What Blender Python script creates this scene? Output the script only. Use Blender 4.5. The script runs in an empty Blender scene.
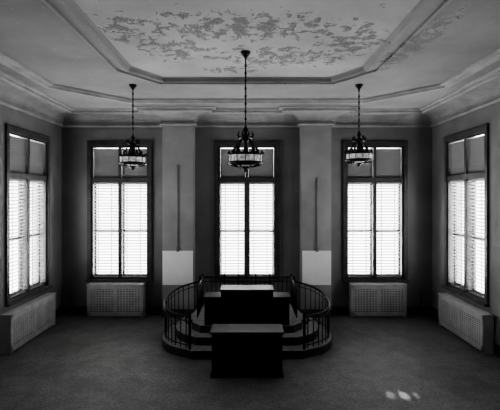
import bpy, bmesh, math, random
from mathutils import Vector
random.seed(3)
D=bpy.data; S=bpy.context.scene
CAMZ=2.9; YB=9.6; XW=4.62; HC=5.0; YR=-3.0

# ---------------- materials ----------------
def mat(name,c1,c2=None,scale=4.0,rough=0.8,bump=0.0,bscale=40,metal=0.0,detail=6,lo=0.35,hi=0.65,spec=0.3,emit=0):
    m=D.materials.new(name); m.use_nodes=True; nt=m.node_tree; N=nt.nodes; L=nt.links
    b=N['Principled BSDF']; b.inputs['Roughness'].default_value=rough; b.inputs['Metallic'].default_value=metal
    b.inputs['Specular IOR Level'].default_value=spec
    if c2 is None: c2=c1*0.8
    tc=N.new('ShaderNodeTexCoord'); no=N.new('ShaderNodeTexNoise'); no.inputs['Scale'].default_value=scale
    no.inputs['Detail'].default_value=detail
    L.new(tc.outputs['Object'],no.inputs['Vector'])
    r=N.new('ShaderNodeValToRGB'); r.color_ramp.elements[0].position=lo; r.color_ramp.elements[1].position=hi
    r.color_ramp.elements[0].color=(c1,c1,c1,1); r.color_ramp.elements[1].color=(c2,c2,c2,1)
    L.new(no.outputs['Fac'],r.inputs['Fac']); L.new(r.outputs['Color'],b.inputs['Base Color'])
    if emit:
        L.new(r.outputs['Color'],b.inputs['Emission Color']); b.inputs['Emission Strength'].default_value=emit
    if bump:
        n2=N.new('ShaderNodeTexNoise'); n2.inputs['Scale'].default_value=bscale; n2.inputs['Detail'].default_value=5
        L.new(tc.outputs['Object'],n2.inputs['Vector'])
        bp=N.new('ShaderNodeBump'); bp.inputs['Strength'].default_value=bump; bp.inputs['Distance'].default_value=0.02
        L.new(n2.outputs['Fac'],bp.inputs['Height']); L.new(bp.outputs['Normal'],b.inputs['Normal'])
    return m
M_wall=mat('plaster_wall',0.24,0.18,1.2,0.85,0.15,25)
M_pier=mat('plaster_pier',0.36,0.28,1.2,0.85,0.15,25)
M_rear=mat('rear_wall',0.08,0.06)
M_trimw=mat('window_wood',0.09,0.06,6,0.45)
M_base=mat('baseboard_wood',0.08,0.05,6,0.5)
M_cond=mat('painted_conduit',0.26,0.20,6,0.6)
M_mould=mat('plaster_moulding',0.36,0.28,3,0.8,0.1,30)
M_white=mat('white_paint_panel',0.92,0.88,3,0.7)
M_rad=mat('radiator_enamel',0.55,0.45,5,0.5)
M_radd=mat('radiator_dark_slot',0.04,0.03)
M_iron=mat('black_iron',0.014,0.008,10,0.45,metal=0.2)
M_dark=mat('dark_walnut',0.018,0.010,5,0.55)
M_desktop=mat('polished_desktop',0.06,0.04,5,0.5,spec=0.3)
M_carp=mat('dais_carpet',0.32,0.22,12,0.95,0.3,120)
M_riser=mat('dais_riser',0.04,0.028,6,0.6)
M_bronze=mat('aged_bronze',0.03,0.02,20,0.4,metal=0.6)

def floor_mat():
    m=D.materials.new('floor_carpet'); m.use_nodes=True; nt=m.node_tree; N=nt.nodes; L=nt.links
    b=N['Principled BSDF']; b.inputs['Roughness'].default_value=0.55; b.inputs['Specular IOR Level'].default_value=0.4
    tc=N.new('ShaderNodeTexCoord')
    def noise(s,d,r=0.6):
        n=N.new('ShaderNodeTexNoise'); n.inputs['Scale'].default_value=s; n.inputs['Detail'].default_value=d; n.inputs['Roughness'].default_value=r
        L.new(tc.outputs['Object'],n.inputs['Vector'])
        return n.outputs['Fac']
    def ramp(f,p0,c0,p1,c1):
        r=N.new('ShaderNodeValToRGB'); e=r.color_ramp.elements; e[0].position=p0; e[0].color=(c0,)*3+(1,); e[1].position=p1; e[1].color=(c1,)*3+(1,)
        L.new(f,r.inputs['Fac']); return r.outputs['Color']
    def mul(a,bb):
        x=N.new('ShaderNodeMix'); x.data_type='RGBA'; x.blend_type='MULTIPLY'; x.inputs['Factor'].default_value=1
        L.new(a,x.inputs['A']); L.new(bb,x.inputs['B']); return x.outputs['Result']
    c=mul(ramp(noise(0.9,8,0.6),0.35,0.15,0.65,0.23),ramp(noise(26,6,0.75),0.35,0.62,0.65,1.2))
    c=mul(c,ramp(noise(4,6,0.7),0.4,0.85,0.62,1.1))
    L.new(c,b.inputs['Base Color'])
    bp=N.new('ShaderNodeBump'); bp.inputs['Strength'].default_value=0.6; bp.inputs['Distance'].default_value=0.02
    L.new(noise(30,6,0.7),bp.inputs['Height']); L.new(bp.outputs['Normal'],b.inputs['Normal'])
    return m
M_floor=floor_mat()

def ceil_mat(name,Gin,Gout):
    m=D.materials.new(name); m.use_nodes=True; nt=m.node_tree; N=nt.nodes; L=nt.links
    b=N['Principled BSDF']; b.inputs['Roughness'].default_value=0.85; b.inputs['Specular IOR Level'].default_value=0.2
    tc=N.new('ShaderNodeTexCoord'); sep=N.new('ShaderNodeSeparateXYZ'); L.new(tc.outputs['Object'],sep.inputs[0])
    def mth(op,a,bb=None,clamp=False):
        n=N.new('ShaderNodeMath'); n.operation=op; n.use_clamp=clamp
        for i,v in enumerate((a,bb)):
            if v is None: continue
            if isinstance(v,(int,float)): n.inputs[i].default_value=v
            else: L.new(v,n.inputs[i])
        return n.outputs[0]
    def noise(s,d=8,r=0.6):
        n=N.new('ShaderNodeTexNoise'); n.inputs['Scale'].default_value=s; n.inputs['Detail'].default_value=d; n.inputs['Roughness'].default_value=r
        L.new(tc.outputs['Object'],n.inputs['Vector']); return n.outputs['Fac']
    X,Y=sep.outputs[0],sep.outputs[1]
    def blob(cx,cy,rx,ry,rot=0.0,s=1.0):
        c,sn=math.cos(rot),math.sin(rot)
        dx=mth('SUBTRACT',X,cx); dy=mth('SUBTRACT',Y,cy)
        u=mth('ADD',mth('MULTIPLY',dx,c/rx),mth('MULTIPLY',dy,sn/rx))
        v=mth('ADD',mth('MULTIPLY',dx,-sn/ry),mth('MULTIPLY',dy,c/ry))
        r2=mth('ADD',mth('MULTIPLY',u,u),mth('MULTIPLY',v,v))
        return mth('MULTIPLY',mth('SUBTRACT',1.0,r2,True),s)
    mask=blob(-1.0,5.5,0.65,0.5)
    for a in ((0.5,5.75,1.3,0.5,0.05),(0.0,4.75,1.75,0.5,0),(2.28,5.35,0.24,1.2,0.12,2.0),(1.4,5.2,0.5,0.8,0),(-1.5,4.8,0.4,0.6,0),(-0.2,6.3,0.7,0.2,0)):
        mask=mth('MAXIMUM',mask,blob(*a))
    big=noise(5.8,10,0.72)
    v=mth('ADD',big,mth('MULTIPLY',mth('POWER',mask,0.5),0.155))
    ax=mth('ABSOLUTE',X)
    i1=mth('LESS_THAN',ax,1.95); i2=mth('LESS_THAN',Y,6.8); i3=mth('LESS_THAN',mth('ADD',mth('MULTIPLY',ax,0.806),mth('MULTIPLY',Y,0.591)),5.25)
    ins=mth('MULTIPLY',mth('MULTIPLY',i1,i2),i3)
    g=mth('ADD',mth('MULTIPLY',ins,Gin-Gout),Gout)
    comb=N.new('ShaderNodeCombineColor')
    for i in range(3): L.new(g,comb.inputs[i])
    rp=N.new('ShaderNodeValToRGB'); L.new(v,rp.inputs['Fac'])
    e=rp.color_ramp.elements
    e[0].position=0.0; e[0].color=(.8,.8,.8,1); e[1].position=0.632; e[1].color=(.8,.8,.8,1)
    for p,c in ((0.634,0.75),(0.640,0.7),(0.644,0.05),(0.678,0.11),(0.688,0.8),(0.698,0.10),(0.75,0.22)):
        x=rp.color_ramp.elements.new(p); x.color=(c,c,c,1)
    isp=mth('GREATER_THAN',v,0.633)
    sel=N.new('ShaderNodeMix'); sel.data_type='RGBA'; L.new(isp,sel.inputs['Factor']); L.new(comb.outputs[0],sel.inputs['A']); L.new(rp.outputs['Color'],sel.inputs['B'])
    st=noise(0.8,6,0.6)
    mr=N.new('ShaderNodeMapRange'); mr.inputs['From Min'].default_value=0.3; mr.inputs['From Max'].default_value=0.7
    mr.inputs['To Min'].default_value=0.75; mr.inputs['To Max'].default_value=1.08; L.new(st,mr.inputs['Value'])
    mx=N.new('ShaderNodeMix'); mx.data_type='RGBA'; mx.blend_type='MULTIPLY'; mx.inputs['Factor'].default_value=1
    L.new(sel.outputs['Result'],mx.inputs['A']); L.new(mr.outputs['Result'],mx.inputs['B'])
    L.new(mx.outputs['Result'],b.inputs['Base Color'])
    bp=N.new('ShaderNodeBump'); bp.inputs['Strength'].default_value=0.5; bp.inputs['Distance'].default_value=0.02
    L.new(rp.outputs['Color'],bp.inputs['Height']); L.new(bp.outputs['Normal'],b.inputs['Normal'])
    return m
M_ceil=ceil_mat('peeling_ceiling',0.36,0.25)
M_mouldp=ceil_mat('peeling_moulding',0.30,0.30)

def slat_mat(name,c,tr):
    m=D.materials.new(name); m.use_nodes=True; nt=m.node_tree; N=nt.nodes; L=nt.links
    N.clear(); o=N.new('ShaderNodeOutputMaterial'); mx=N.new('ShaderNodeMixShader'); mx.inputs[0].default_value=tr
    tc=N.new('ShaderNodeTexCoord'); no=N.new('ShaderNodeTexNoise'); no.inputs['Scale'].default_value=3
    L.new(tc.outputs['Object'],no.inputs['Vector'])
    r=N.new('ShaderNodeValToRGB'); r.color_ramp.elements[0].color=(c*0.85,)*3+(1,); r.color_ramp.elements[1].color=(c,c,c,1)
    L.new(no.outputs['Fac'],r.inputs['Fac'])
    d=N.new('ShaderNodeBsdfDiffuse'); t=N.new('ShaderNodeBsdfTranslucent')
    L.new(r.outputs['Color'],d.inputs['Color']); L.new(r.outputs['Color'],t.inputs['Color'])
    L.new(d.outputs[0],mx.inputs[1]); L.new(t.outputs[0],mx.inputs[2]); L.new(mx.outputs[0],o.inputs[0]); return m
M_slat=slat_mat('blind_slat',0.5,0.07)
M_slatd=slat_mat('transom_slat',0.20,0.03)
M_lampglass=mat('milk_glass_added_glow',0.8,0.35,25,0.35,emit=0.30)  # emission added to whiten the chandelier glass; no lit bulb inside
def glass_mat():
    m=D.materials.new('window_glass'); m.use_nodes=True; nt=m.node_tree; N=nt.nodes; L=nt.links
    N.clear(); o=N.new('ShaderNodeOutputMaterial'); mx=N.new('ShaderNodeMixShader'); mx.inputs[0].default_value=0.05
    a=N.new('ShaderNodeBsdfTransparent'); g=N.new('ShaderNodeBsdfGlossy'); g.inputs['Roughness'].default_value=0.1
    L.new(a.outputs[0],mx.inputs[1]); L.new(g.outputs[0],mx.inputs[2]); L.new(mx.outputs[0],o.inputs[0]); return m
M_glass=glass_mat()

# ---------------- mesh builder ----------------
class MB:
    def __init__(s,name,mats,xf=None): s.n=name; s.m=mats; s.v=[]; s.f=[]; s.mi=[]; s.xf=xf or (lambda p:p); s.sm=[]
    def add(s,vs,fs,mi=0,smooth=False):
        o=len(s.v); s.v+= [s.xf(tuple(p)) for p in vs]
        for f in fs: s.f.append([i+o for i in f]); s.mi.append(mi); s.sm.append(smooth)
    def box(s,x0,x1,y0,y1,z0,z1,mi=0,bev=0.0):
        if bev<=0:
            vs=[(x,y,z) for x in(x0,x1) for y in(y0,y1) for z in(z0,z1)]
            s.add(vs,[(0,1,3,2),(4,6,7,5),(0,4,5,1),(2,3,7,6),(0,2,6,4),(1,5,7,3)],mi)
        else:
            bm=bmesh.new(); bmesh.ops.create_cube(bm,size=1)
            for v in bm.verts: v.co=Vector(((x0+x1)/2+v.co.x*(x1-x0),(y0+y1)/2+v.co.y*(y1-y0),(z0+z1)/2+v.co.z*(z1-z0)))
            bmesh.ops.bevel(bm,geom=bm.edges[:],offset=bev,segments=2,affect='EDGES')
            bm.verts.ensure_lookup_table()
            s.add([v.co[:] for v in bm.verts],[[v.index for v in f.verts] for f in bm.faces],mi); bm.free()
    def lathe(s,cx,cy,prof,mi=0,n=24,smooth=True):
        vs=[];fs=[]
        for r,z in prof:
            for k in range(n):
                a=2*math.pi*k/n; vs.append((cx+r*math.cos(a),cy+r*math.sin(a),z))
        for i in range(len(prof)-1):
            for k in range(n):
                a=i*n+k;b=i*n+(k+1)%n; fs.append((a,b,b+n,a+n))
        fs.append(tuple(range(n))); fs.append(tuple(range((len(prof)-1)*n,len(prof)*n)))
        s.add(vs,fs,mi,smooth)
    def band(s,cx,cy,prof,mi=0,n=24):
        vs=[];fs=[]
        for r,z in prof:
            for k in range(n):
                a=2*math.pi*k/n; vs.append((cx+r*math.cos(a),cy+r*math.sin(a),z))
        for i in range(len(prof)-1):
            for k in range(n):
                a=i*n+k;b=i*n+(k+1)%n; fs.append((a,b,b+n,a+n))
        s.add(vs,fs,mi,True)
    def tube(s,path,r,mi=0,n=8,smooth=True,closed=False,flat=1.0):
        P=[Vector(p) for p in path]; vs=[];fs=[]; N=len(P)
        prevu=None
        for i in range(N):
            a=P[(i-1)%N] if (i>0 or closed) else P[0]; b=P[(i+1)%N] if (i<N-1 or closed) else P[-1]
            t=(b-a).normalized()
            up=Vector((0,0,1)) if abs(t.z)<0.95 else Vector((1,0,0))
            if prevu is not None: up=prevu
            u=(up-t*up.dot(t)); 
            if u.length<1e-4: u=Vector((1,0,0))
            u.normalize(); w=t.cross(u); prevu=u
            rr=r[i] if isinstance(r,(list,tuple)) else r
            for k in range(n):
                an=2*math.pi*k/n; vs.append(P[i]+u*math.cos(an)*rr*flat+w*math.sin(an)*rr)
        R=N if closed else N-1
        for i in range(R):
            for k in range(n):
                a=i*n+k;b=i*n+(k+1)%n; c=((i+1)%N)*n; fs.append((a,b,c+(k+1)%n,c+k))
        if not closed: fs.append(tuple(range(n))); fs.append(tuple(range((N-1)*n,N*n)))
        s.add(vs,fs,mi,smooth)
    def prism(s,poly,z0,z1,mi=0,mtop=None):
        n=len(poly); vs=[(x,y,z0) for x,y in poly]+[(x,y,z1) for x,y in poly]
        s.add(vs,[(i,(i+1)%n,(i+1)%n+n,i+n) for i in range(n)]+[tuple(range(n))[::-1]],mi)
        s.add([(x,y,z1) for x,y in poly],[tuple(range(n))],mi if mtop is None else mtop)
    def sweep(s,poly,prof,mi=0,closed=True):
        n=len(poly); P=[Vector(p) for p in poly]; vs=[];fs=[]
        offs=[]
        for i in range(n):
            a,b,c=P[(i-1)%n],P[i],P[(i+1)%n]
            if not closed and i==0: a=b-(c-b)
            if not closed and i==n-1: c=b+(b-a)
            d1=(b-a).normalized(); d2=(c-b).normalized()
            n1=Vector((-d1.y,d1.x)); n2=Vector((-d2.y,d2.x)); m=(n1+n2); m.normalize()
            offs.append(m/max(0.2,m.dot(n1)))
        for d,z in prof:
            for i in range(n): q=P[i]+offs[i]*d; vs.append((q.x,q.y,z))
        for j in range(len(prof)-1):
            for i in range(n if closed else n-1):
                a=j*n+i;b=j*n+(i+1)%n; fs.append((a,b,b+n,a+n))
        s.add(vs,fs,mi)
    def done(s,parent=None,recalc=True):
        me=D.meshes.new(s.n); me.from_pydata(s.v,[],s.f)
        for m in s.m: me.materials.append(m)
        for p,mi,sm in zip(me.polygons,s.mi,s.sm): p.material_index=mi; p.use_smooth=sm
        if recalc:
            bm=bmesh.new(); bm.from_mesh(me); bmesh.ops.recalc_face_normals(bm,faces=bm.faces); bm.to_mesh(me); bm.free()
        o=D.objects.new(s.n,me); S.collection.objects.link(o)
        if parent: o.parent=parent
        return o

# ---------------- shell ----------------
WZ0,WZ1=0.85,4.20; HW=0.72; TH=0.35
def wall(name,xf,u0,u1,centers,m):
    b=MB(name,[m],xf); cs=sorted(centers); cur=u0
    for c in cs:
        b.box(cur,c-HW,0,TH,0,HC); b.box(c-HW,c+HW,0,TH,0,WZ0); b.box(c-HW,c+HW,0,TH,WZ1,HC); cur=c+HW
    b.box(cur,u1,0,TH,0,HC); return b.done()
xfB=lambda p:(p[0],YB+p[1],p[2])
xfL=lambda p:(-XW-p[1],p[0],p[2])
xfR=lambda p:(XW+p[1],p[0],p[2])
backC=[-3.17,0.0,3.19]; sideC=[8.16,5.1,2.1]
wall('wall_back',xfB,-XW-TH,XW+TH,backC,M_wall)
wall('wall_left',xfL,YR,YB,sideC,M_wall)
wall('wall_right',xfR,YR,YB,sideC,M_wall)
b=MB('wall_rear',[M_rear]); b.box(-XW-TH,XW+TH,YR-TH,YR,0,HC); b.done()
b=MB('floor',[M_floor]); b.box(-XW-TH,XW+TH,YR-TH,YB+TH,-0.2,0); b.done()
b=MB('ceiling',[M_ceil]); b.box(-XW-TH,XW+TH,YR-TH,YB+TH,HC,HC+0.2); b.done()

# pilasters
PJ=0.25
for x0,x1 in((-2.06,-1.29),(1.31,2.05)):
    b=MB('pilaster',[M_pier,M_base]); b.box(x0,x1,YB-PJ,YB-0.002,0,HC-0.01,0,0.012); b.box(x0-0.02,x1+0.02,YB-PJ-0.02,YB-0.002,0,0.2,1,0.006)
    b.done()
for x0,x1 in((-2.05,-1.31),(1.34,2.04)):
    b=MB('wall_panel',[M_white]); b.box(x0,x1,YB-PJ-0.02,YB-PJ,0.79,1.62,0,0.004); b.done()
for x,z0,z1 in((-1.68,1.7,3.7),(1.70,1.7,3.4)):
    b=MB('conduit_pipe',[M_cond]); b.tube([(x,YB-PJ-0.012,z0),(x,YB-PJ-0.012,z1)],0.010); b.box(x-0.03,x+0.03,YB-PJ-0.04,YB-PJ-0.001,z0-0.1,z0,0,0.005)
    b.done()

# cornice
per=[(-XW,YR),(XW,YR),(XW,YB),(2.05,YB),(2.05,YB-PJ),(1.31,YB-PJ),(1.31,YB),(-1.29,YB),(-1.29,YB-PJ),(-2.06,YB-PJ),(-2.06,YB),(-XW,YB)]
cov=[(0.07+0.33*(1-math.cos(t*math.pi/2/6)),4.80+0.13*math.sin(t*math.pi/2/6)) for t in range(7)]
prof=[(0,4.66),(0.05,4.66),(0.075,4.69),(0.06,4.73),(0.03,4.74),(0.03,4.78),(0.07,4.79)]+cov+[(0.42,4.91),(0.46,4.91),(0.48,4.935),(0.48,4.97),(0.56,4.97),(0.57,5.0)]
b=MB('trim_1',[M_mould]); b.sweep(per,prof); b.done(recalc=False)
def oct_(xs,y0,y1,cx,cy):
    return [(-xs+cx,y0),(xs-cx,y0),(xs,y0+cy),(xs,y1-cy),(xs-cx,y1),(-xs+cx,y1),(-xs,y1-cy),(-xs,y0+cy)]
b=MB('trim_2',[M_mould])
b.sweep(oct_(3.75,-1.6,8.35,1.2,1.2),[(0,5.0),(0.0,4.96),(0.03,4.935),(0.07,4.94),(0.10,4.98),(0.16,4.98),(0.18,4.96),(0.2,4.97),(0.21,5.0)]); b.done(recalc=False)
b=MB('trim_3',[M_mouldp])
b.sweep(oct_(2.15,1.2,7.0,0.55,0.75),[(0,5.0),(0,4.97),(0.02,4.95),(0.045,4.957),(0.05,4.988),(0.18,4.988),(0.19,4.965),(0.20,4.935),(0.23,4.92),(0.26,4.94),(0.28,4.98),(0.31,5.0)]); b.done(recalc=False)

def basebd(name,pts):
    b=MB(name,[M_base]); b.sweep(pts,[(0,0),(0.025,0),(0.025,0.17),(0.015,0.19),(0,0.2)],closed=False); b.done(recalc=False)
basebd('baseboard_right',[(XW,YR),(XW,YB)]); basebd('baseboard_left',[(-XW,YB),(-XW,YR)])
basebd('baseboard_back',[(XW,YB),(2.07,YB)]); basebd('baseboard_back',[(1.29,YB),(-1.27,YB)]); basebd('baseboard_back',[(-2.08,YB),(-XW,YB)])

# ---------------- windows ----------------
def window(i,xf,c,tilt=30):
    X=lambda p:xf((p[0]+c,p[1],p[2]))
    b=MB('window_%d'%i,[M_trimw,M_slat,M_slatd,M_glass],X)
    b.box(-HW-0.09,-HW+0.01,-0.035,0,WZ0-0.02,WZ1+0.1,0,0.008); b.box(HW-0.01,HW+0.09,-0.035,0,WZ0-0.02,WZ1+0.1,0,0.008)
    b.box(-HW-0.09,HW+0.09,-0.04,0,WZ1-0.01,WZ1+0.1,0,0.008); b.box(-HW-0.10,HW+0.10,-0.05,0,WZ1+0.1,WZ1+0.125,0,0.008)
    b.box(-HW-0.1,HW+0.1,-0.09,0.2,WZ0-0.03,WZ0+0.02,0,0.006)
    for s in(-1,1): b.box(min(s*HW,s*(HW-0.05)),max(s*HW,s*(HW-0.05)),0.0,0.2,WZ0+0.02,WZ1)
    b.box(-HW,HW,0,0.2,WZ1-0.05,WZ1); b.box(-HW,HW,-0.01,0.2,3.29,3.41,0,0.008)
    b.box(-0.045,0.045,0.0,0.2,WZ0+0.02,3.3,0,0.006); b.box(-0.035,0.035,0.0,0.2,3.4,WZ1-0.05)
    b.box(-HW,HW,0.0,0.2,WZ0+0.02,WZ0+0.07)
    for s in(-1,1):
        u0,u1=(0.045,HW-0.05) if s>0 else (-HW+0.05,-0.045)
        for a in (u0,u1-0.03): b.box(a,a+0.03,0.14,0.19,WZ0+0.07,3.3)
        b.box(u0,u1,0.14,0.17,2.05,2.09); b.box(u0,u1,0.14,0.19,WZ0+0.07,WZ0+0.13); b.box(u0,u1,0.14,0.19,3.24,3.3)
        b.add([(u0,0.165,WZ0+0.07),(u1,0.165,WZ0+0.07),(u1,0.165,WZ1-0.05),(u0,0.165,WZ1-0.05)],[(0,1,2,3)],3)
        b.box(u0+0.01,u1-0.01,0.03,0.085,3.245,3.285,1)
        z=WZ0+0.12; t=math.radians(tilt); hw=0.028
        dy,dz=hw*math.cos(t),hw*math.sin(t); th=0.002
        while z<3.24:
            j=random.uniform(-.003,.003)
            b.add([(u,0.06+q*dy+ (0),z+j-q*dz+w*th) for u in(u0+0.012,u1-0.012) for q in(-1,1) for w in(-1,1)],
              [(0,1,3,2),(4,6,7,5),(0,4,5,1),(2,3,7,6),(0,2,6,4),(1,5,7,3)],1); z+=0.072
        b.box(u0+0.012,u1-0.012,0.045,0.075,WZ0+0.075,WZ0+0.095,1)
        for a in (0.12,0.45): b.box(u0+a,u0+a+0.014,0.022,0.026,WZ0+0.09,3.25,1)
        v0,v1=(0.035,HW-0.05) if s>0 else (-HW+0.05,-0.035)
        z=3.43; t2=math.radians(62); dy,dz=0.034*math.cos(t2),0.034*math.sin(t2)
        while z<4.14:
            b.add([(u,0.06+q*dy,z-q*dz+w*th) for u in(v0+0.002,v1-0.002) for q in(-1,1) for w in(-1,1)],
              [(0,1,3,2),(4,6,7,5),(0,4,5,1),(2,3,7,6),(0,2,6,4),(1,5,7,3)],2); z+=0.061
    b.done()
def daylight(xf,c,P):
    p=Vector(xf((c,TH+0.35,(WZ0+WZ1)/2))); q=Vector(xf((c,0,(WZ0+WZ1)/2)))
    l=D.lights.new('daylight','AREA'); l.shape='RECTANGLE'; l.size=1.9; l.size_y=3.8; l.energy=P
    o=D.objects.new('daylight',l); o.location=p; o.rotation_euler=(q-p).to_track_quat('-Z','Y').to_euler(); S.collection.objects.link(o)
k=1
for c in backC: window(k,xfB,c); daylight(xfB,c,410); k+=1
for xf in(xfL,xfR):
    for c,P in zip(sideC,(410,130,20)): window(k,xf,c); daylight(xf,c,P); k+=1

# ---------------- radiators ----------------
def radiator(xf,c,w,dp=0.29,T=0.80):
    X=lambda p:xf((p[0]+c,p[1],p[2]))
    b=MB('radiator_cover',[M_rad,M_radd],X); h=w/2; F=-dp
    b.box(-h-0.015,h+0.015,F-0.01,-0.03,T-0.03,T,0,0.006)
    b.box(-h,h,F+0.01,-0.035,0.06,T-0.03,1)
    b.box(-h,h,F,F+0.02,0.03,0.14,0,0.004); b.box(-h,h,F,F+0.02,T-0.11,T-0.03,0,0.004)
    for a in(-h,h-0.06,-0.03): b.box(a,a+0.06,F,F+0.02,0.03,T-0.03,0,0.004)
    for s in(-h-0.005,h-0.02): b.box(s,s+0.025,F+0.005,-0.035,0.0,T-0.03,0)
    z=0.16
    while z<T-0.12: b.box(-h+0.05,h-0.05,F+0.003,F+0.011,z,z+0.026); z+=0.040
    n=int(w/0.07)
    for i in range(1,n): u=-h+w*i/n; b.box(u-0.014,u+0.014,F+0.002,F+0.011,0.14,T-0.1)
    for s in(-h+0.02,h-0.06): b.box(s,s+0.04,F+0.01,F+0.05,0,0.06)
    b.done()
radiator(xfB,-3.2,1.36,0.27,0.81); radiator(xfB,3.2,1.34,0.27,0.81)
radiator(xfL,7.98,1.66,0.24,0.73); radiator(xfR,7.98,1.66,0.24,0.73)

for x in(-4.35,4.3):
    b=MB('heating_pipe',[M_base]); b.tube([(x,9.5,0.0),(x,9.5,0.55)],0.02); b.lathe(x,9.5,[(0.035,0.0),(0.035,0.02)],0,12); b.done()

# ---------------- chandeliers ----------------
def chandelier(x,y,zb):
    b=MB('chandelier',[M_bronze,M_lampglass]); R=0.24
    b.lathe(x,y,[(0.0,4.999),(0.07,4.999),(0.07,4.985),(0.045,4.95),(0.02,4.92),(0.01,4.90)],0)
    zt=zb+0.58
    b.tube([(x,y,4.92),(x,y,zt-0.02)],0.009,0)
    z=zt
    while z<4.88:
        b.lathe(x,y,[(0.009,z),(0.017,z+0.015),(0.017,z+0.035),(0.009,z+0.05)],0,8); z+=0.11
    b.lathe(x,y,[(0.008,zt+0.03),(0.03,zt),(0.04,zt-0.03),(0.02,zt-0.06),(0.035,zt-0.09),(0.09,zt-0.12),(0.10,zt-0.14),(0.05,zt-0.16),(0.03,zt-0.2),(0.03,zb+0.12)],0,20)
    for k in range(8):
        a=2*math.pi*(k+.5)/8; ca,sa=math.cos(a),math.sin(a)
        b.tube([(x+ca*.095,y+sa*.095,zt-0.14),(x+ca*.12,y+sa*.12,zt-0.10),(x+ca*.10,y+sa*.10,zt-0.04)],[0.018,0.014,0.003],0,6)
    for k in range(8):
        a=2*math.pi*k/8; ca,sa=math.cos(a),math.sin(a); pts=[]
        for t in range(13):
            q=t/12; r=0.06+(R-0.06)*q; zz=zt-0.15-(zt-0.15-zb-0.20)*(q**0.75)+0.03*math.sin(q*math.pi*2)
            pts.append((x+ca*r,y+sa*r,zz))
        b.tube(pts,0.010,0,6)
        b.tube([(x+ca*R,y+sa*R,zb+0.20),(x+ca*(R+0.012),y+sa*(R+0.012),zb+0.23),(x+ca*(R-0.012),y+sa*(R-0.012),zb+0.275)],[0.020,0.016,0.003],0,6)
        cx,cy=x+ca*0.15,y+sa*0.15
        b.tube([(cx+ca*0.03*math.cos(t),cy+sa*0.03*math.cos(t),zb+0.27+0.035*math.sin(t)) for t in [i*0.7 for i in range(9)]],0.007,0,5)
    for k in range(24):
        a=2*math.pi*(k+.5)/24; b.tube([(x+math.cos(a)*R,y+math.sin(a)*R,zb+0.20),(x+math.cos(a)*R,y+math.sin(a)*R,zb+0.24)],[0.014,0.003],0,5)
    def ring(r,z0,z1,w=0.014):
        b.band(x,y,[(r-w,z0),(r,z0-0.003),(r+w*.6,(z0+z1)/2),(r,z1+0.003),(r-w,z1),(r-w,z0)],0,40)
    ring(R,zb+0.190,zb+0.212); ring(R+0.004,zb+0.075,zb+0.095)
    b.band(x,y,[(R-0.012,zb+0.09),(R-0.002,zb+0.14),(R-0.012,zb+0.195)],1,40)
    for k in range(12):
        a=2*math.pi*k/12; b.tube([(x+math.cos(a)*R,y+math.sin(a)*R,zb+0.08),(x+math.cos(a)*R,y+math.sin(a)*R,zb+0.20)],0.005,0,6)
    bowl=[(R-0.01,zb+0.08),(R-0.04,zb+0.055),(R-0.10,zb+0.035),(0.06,zb+0.03)]
    b.lathe(x,y,bowl,0,40)
    for k in range(12):
        a=2*math.pi*k/12; b.tube([(x+math.cos(a)*(r+.004),y+math.sin(a)*(r+.004),z-.004) for r,z in bowl],0.009,0,6)
    b.lathe(x,y,[(0.075,zb+0.035),(0.07,zb+0.015),(0.04,zb+0.0),(0.02,zb-0.01),(0.028,zb-0.025),(0.018,zb-0.04),(0.0,zb-0.05)],0,16)
    b.done()
chandelier(-0.02,5.54,3.32); chandelier(-2.12,7.15,3.46); chandelier(2.08,7.15,3.52)

# ---------------- dais ----------------
def half(outer): return outer+[(-x,y) for x,y in reversed(outer)]
def catmull(pts,n=8):
    out=[]
    P=[Vector(p) for p in pts]; P=[2*P[0]-P[1]]+P+[2*P[-1]-P[-2]]
    for i in range(1,len(P)-2):
        for k in range(n):
            t=k/n; a,b_,c,d=P[i-1:i+3]
            out.append(0.5*((2*b_)+(c-a)*t+(2*a-5*b_+4*c-d)*t*t+(3*b_-a-3*c+d)*t**3))
    out.append(P[-2]); return [tuple(p) for p in out]
base=catmull([(-1.08,8.95),(-1.5,8.6),(-1.70,8.1),(-1.68,7.6),(-1.45,7.2),(-1.0,6.92)])
mid=catmull([(-1.08,8.93),(-1.35,8.5),(-1.46,8.05),(-1.42,7.7),(-1.25,7.4),(-0.95,7.18)])
b=MB('dais_platform',[M_riser,M_carp])
b.prism(half(base),0,0.15,0,1); 
b.prism(half(mid),0.15,0.30,0,1)
top=[(-1.06,8.92),(-1.15,8.3),(-1.1,7.65),(-0.9,7.42)]
b.prism(half(top),0.30,0.44,0,1)
for o,z in((base,0.15),(mid,0.30)):
    b.tube([(x,y,z-0.015) for x,y in o],0.018,0,6); b.tube([(-x,y,z-0.015) for x,y in o],0.018,0,6)
b.done()

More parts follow.
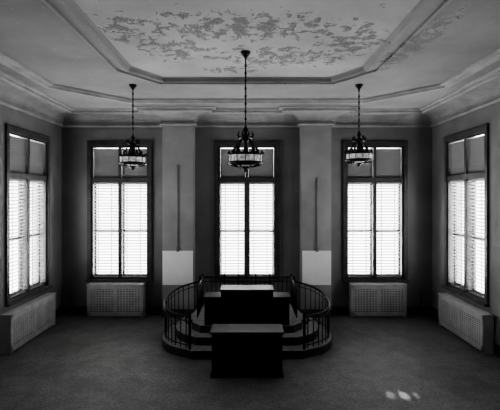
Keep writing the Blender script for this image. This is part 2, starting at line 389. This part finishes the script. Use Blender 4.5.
b=MB('iron_railing',[M_iron])
for s in(-1,1):
    pl=catmull([(-1.08,8.88,0.98),(-1.45,8.55,0.93),(-1.63,8.1,0.86),(-1.62,7.62,0.78),(-1.40,7.26,0.74),(-1.04,7.0,0.74)],10)
    pl=[(s*x,y,z) for x,y,z in pl]
    b.tube(pl,0.020,0,8); b.tube([(x,y,z-0.09) for x,y,z in pl],0.008,0,6); b.tube([(x,y,0.21) for x,y,z in pl],0.010,0,6)
    acc=0; last=Vector(pl[0])
    for p in pl:
        p=Vector(p); acc+=(p-last).length; last=p
        if acc>0.11:
            acc=0; b.tube([(p.x,p.y,0.15),(p.x,p.y,p.z)],0.010,0,6)
    for e in (pl[0],pl[-1]):
        x,y,z=e; b.box(x-0.022,x+0.022,y-0.022,y+0.022,0.15,z+0.05,0,0.004)
        b.lathe(x,y,[(0.02,z+0.05),(0.035,z+0.07),(0.035,z+0.09),(0.015,z+0.12),(0,z+0.13)],0,12)
    x,y,z=pl[-1]
    b.tube([(x-s*0.0,y,z)]+[(x-s*(0.02+0.06*math.sin(t*.6)),y-0.0,z-0.06+0.06*math.cos(t*.6)) for t in range(0,9)],0.014,0,6)
z0,zt=0.44,1.08; yb=8.86; xe=1.02
b.tube([(-xe,yb,zt),(xe,yb,zt)],0.020,0,8); b.tube([(-xe,yb,zt-0.10),(xe,yb,zt-0.10)],0.008,0,6); b.tube([(-xe,yb,z0+.06),(xe,yb,z0+.06)],0.010,0,6)
n=21
for i in range(n):
    x=-xe+2*xe*i/(n-1); b.tube([(x,yb,z0),(x,yb,zt)],0.010,0,6)
for x in(-xe,-0.52,-0.2,0.2,0.52,xe):
    b.box(x-0.018,x+0.018,yb-0.018,yb+0.018,z0,zt+0.02,0,0.003); b.lathe(x,yb,[(0.015,zt+.02),(0.028,zt+.04),(0.024,zt+.06),(0.01,zt+.08),(0,zt+.085)],0,10)
for s in(-1,1):
    b.tube([(s*xe,yb,zt),(s*xe,8.3,zt-.02),(s*xe,7.9,zt-0.1)],0.02,0,8)
    for i in range(1,10): 
        y=yb-0.96*i/9; b.tube([(s*xe,y,z0),(s*xe,y,zt-(0.02 if y>8.3 else 0.02+0.2*(8.3-y)))],0.010,0,6)
b.done()

def panelled(b,x0,x1,y,z0,z1,n,mi=0):
    w=(x1-x0)/n
    b.box(x0,x1,y-0.02,y,z0,z0+0.07,mi,0.004); b.box(x0,x1,y-0.02,y,z1-0.06,z1,mi,0.004)
    for i in range(n+1):
        c=x0+w*i; a=max(x0,c-0.035); e=min(x1,c+0.035); b.box(a,e,y-0.02,y,z0,z1,mi,0.004)
    for i in range(n): b.box(x0+w*i+0.07,x0+w*(i+1)-0.07,y-0.012,y+0.002,z0+0.11,z1-0.1,mi,0.005)
b=MB('judge_bench',[M_dark,M_desktop])
b.box(-0.82,0.82,7.47,7.55,0.442,0.95,0); panelled(b,-0.82,0.82,7.47,0.442,0.95,4)
b.box(-0.85,0.85,7.43,7.85,0.95,0.985,0,0.008)
for s in(-1,1): b.box(min(s*.82,s*.76),max(s*.82,s*.76),7.5,7.85,0.442,0.95)
b.box(-0.5,0.5,7.44,7.48,0.95,1.10,0,0.005); b.box(-0.5,-0.46,7.44,7.95,0.442,1.10); b.box(0.46,0.5,7.44,7.95,0.442,1.10)
b.add([(x,y,z+d) for x in(-.52,.52) for y,z in((7.42,1.10),(7.80,1.11)) for d in(0,0.03)],[(0,1,3,2),(4,6,7,5),(0,4,5,1),(2,3,7,6),(0,2,6,4),(1,5,7,3)],1)
b.done()

b=MB('clerk_desk',[M_dark,M_desktop])
b.box(-0.60,0.60,6.18,6.62,0.70,0.74,1,0.01)
b.box(-0.57,0.57,6.23,6.25,0.05,0.70,0); panelled(b,-0.57,0.57,6.23,0.05,0.70,3)
for s in(-1,1):
    b.box(min(s*.57,s*.54),max(s*.57,s*.54),6.23,6.60,0.03,0.70,0,0.004)
    b.box(min(s*.54,s*.2),max(s*.54,s*.2),6.25,6.58,0.08,0.70,0)
    for z in(0.12,0.32,0.52): b.box(min(s*.52,s*.22),max(s*.52,s*.22),6.58,6.60,z,z+0.16,0,0.004)
    for y in (6.22,6.56): b.box(s*.55-0.03,s*.55+0.03,y-0.01,y+0.05,0,0.08,0,0.004)
b.box(-0.59,0.59,6.20,6.24,0.0,0.06,0,0.004)
b.done()

# sun sliver through the nearer right-hand window
tgt=Vector((2.27,5.66,0)); src=Vector((9.2,5.25,3.55))
l=D.lights.new('sun_sliver','SPOT'); l.energy=22000; l.spot_size=math.radians(1.9); l.spot_blend=0.4; l.shadow_soft_size=0.06
o=D.objects.new('sun_sliver',l); o.location=src; o.rotation_euler=(tgt-src).to_track_quat('-Z','Y').to_euler(); S.collection.objects.link(o)

w=D.worlds.new('world'); S.world=w; w.use_nodes=True
w.node_tree.nodes['Background'].inputs[0].default_value=(1,1,1,1); w.node_tree.nodes['Background'].inputs[1].default_value=4
try: S.view_settings.look='AgX - High Contrast'
except Exception as e: print(e)

cam=D.cameras.new('camera'); cam.sensor_width=36; cam.lens=385/500*36; cam.shift_x=3/500; cam.shift_y=-7/500
co=D.objects.new('camera',cam); co.location=(0,0,CAMZ); co.rotation_euler=(math.pi/2,0,0); S.collection.objects.link(co); S.camera=co
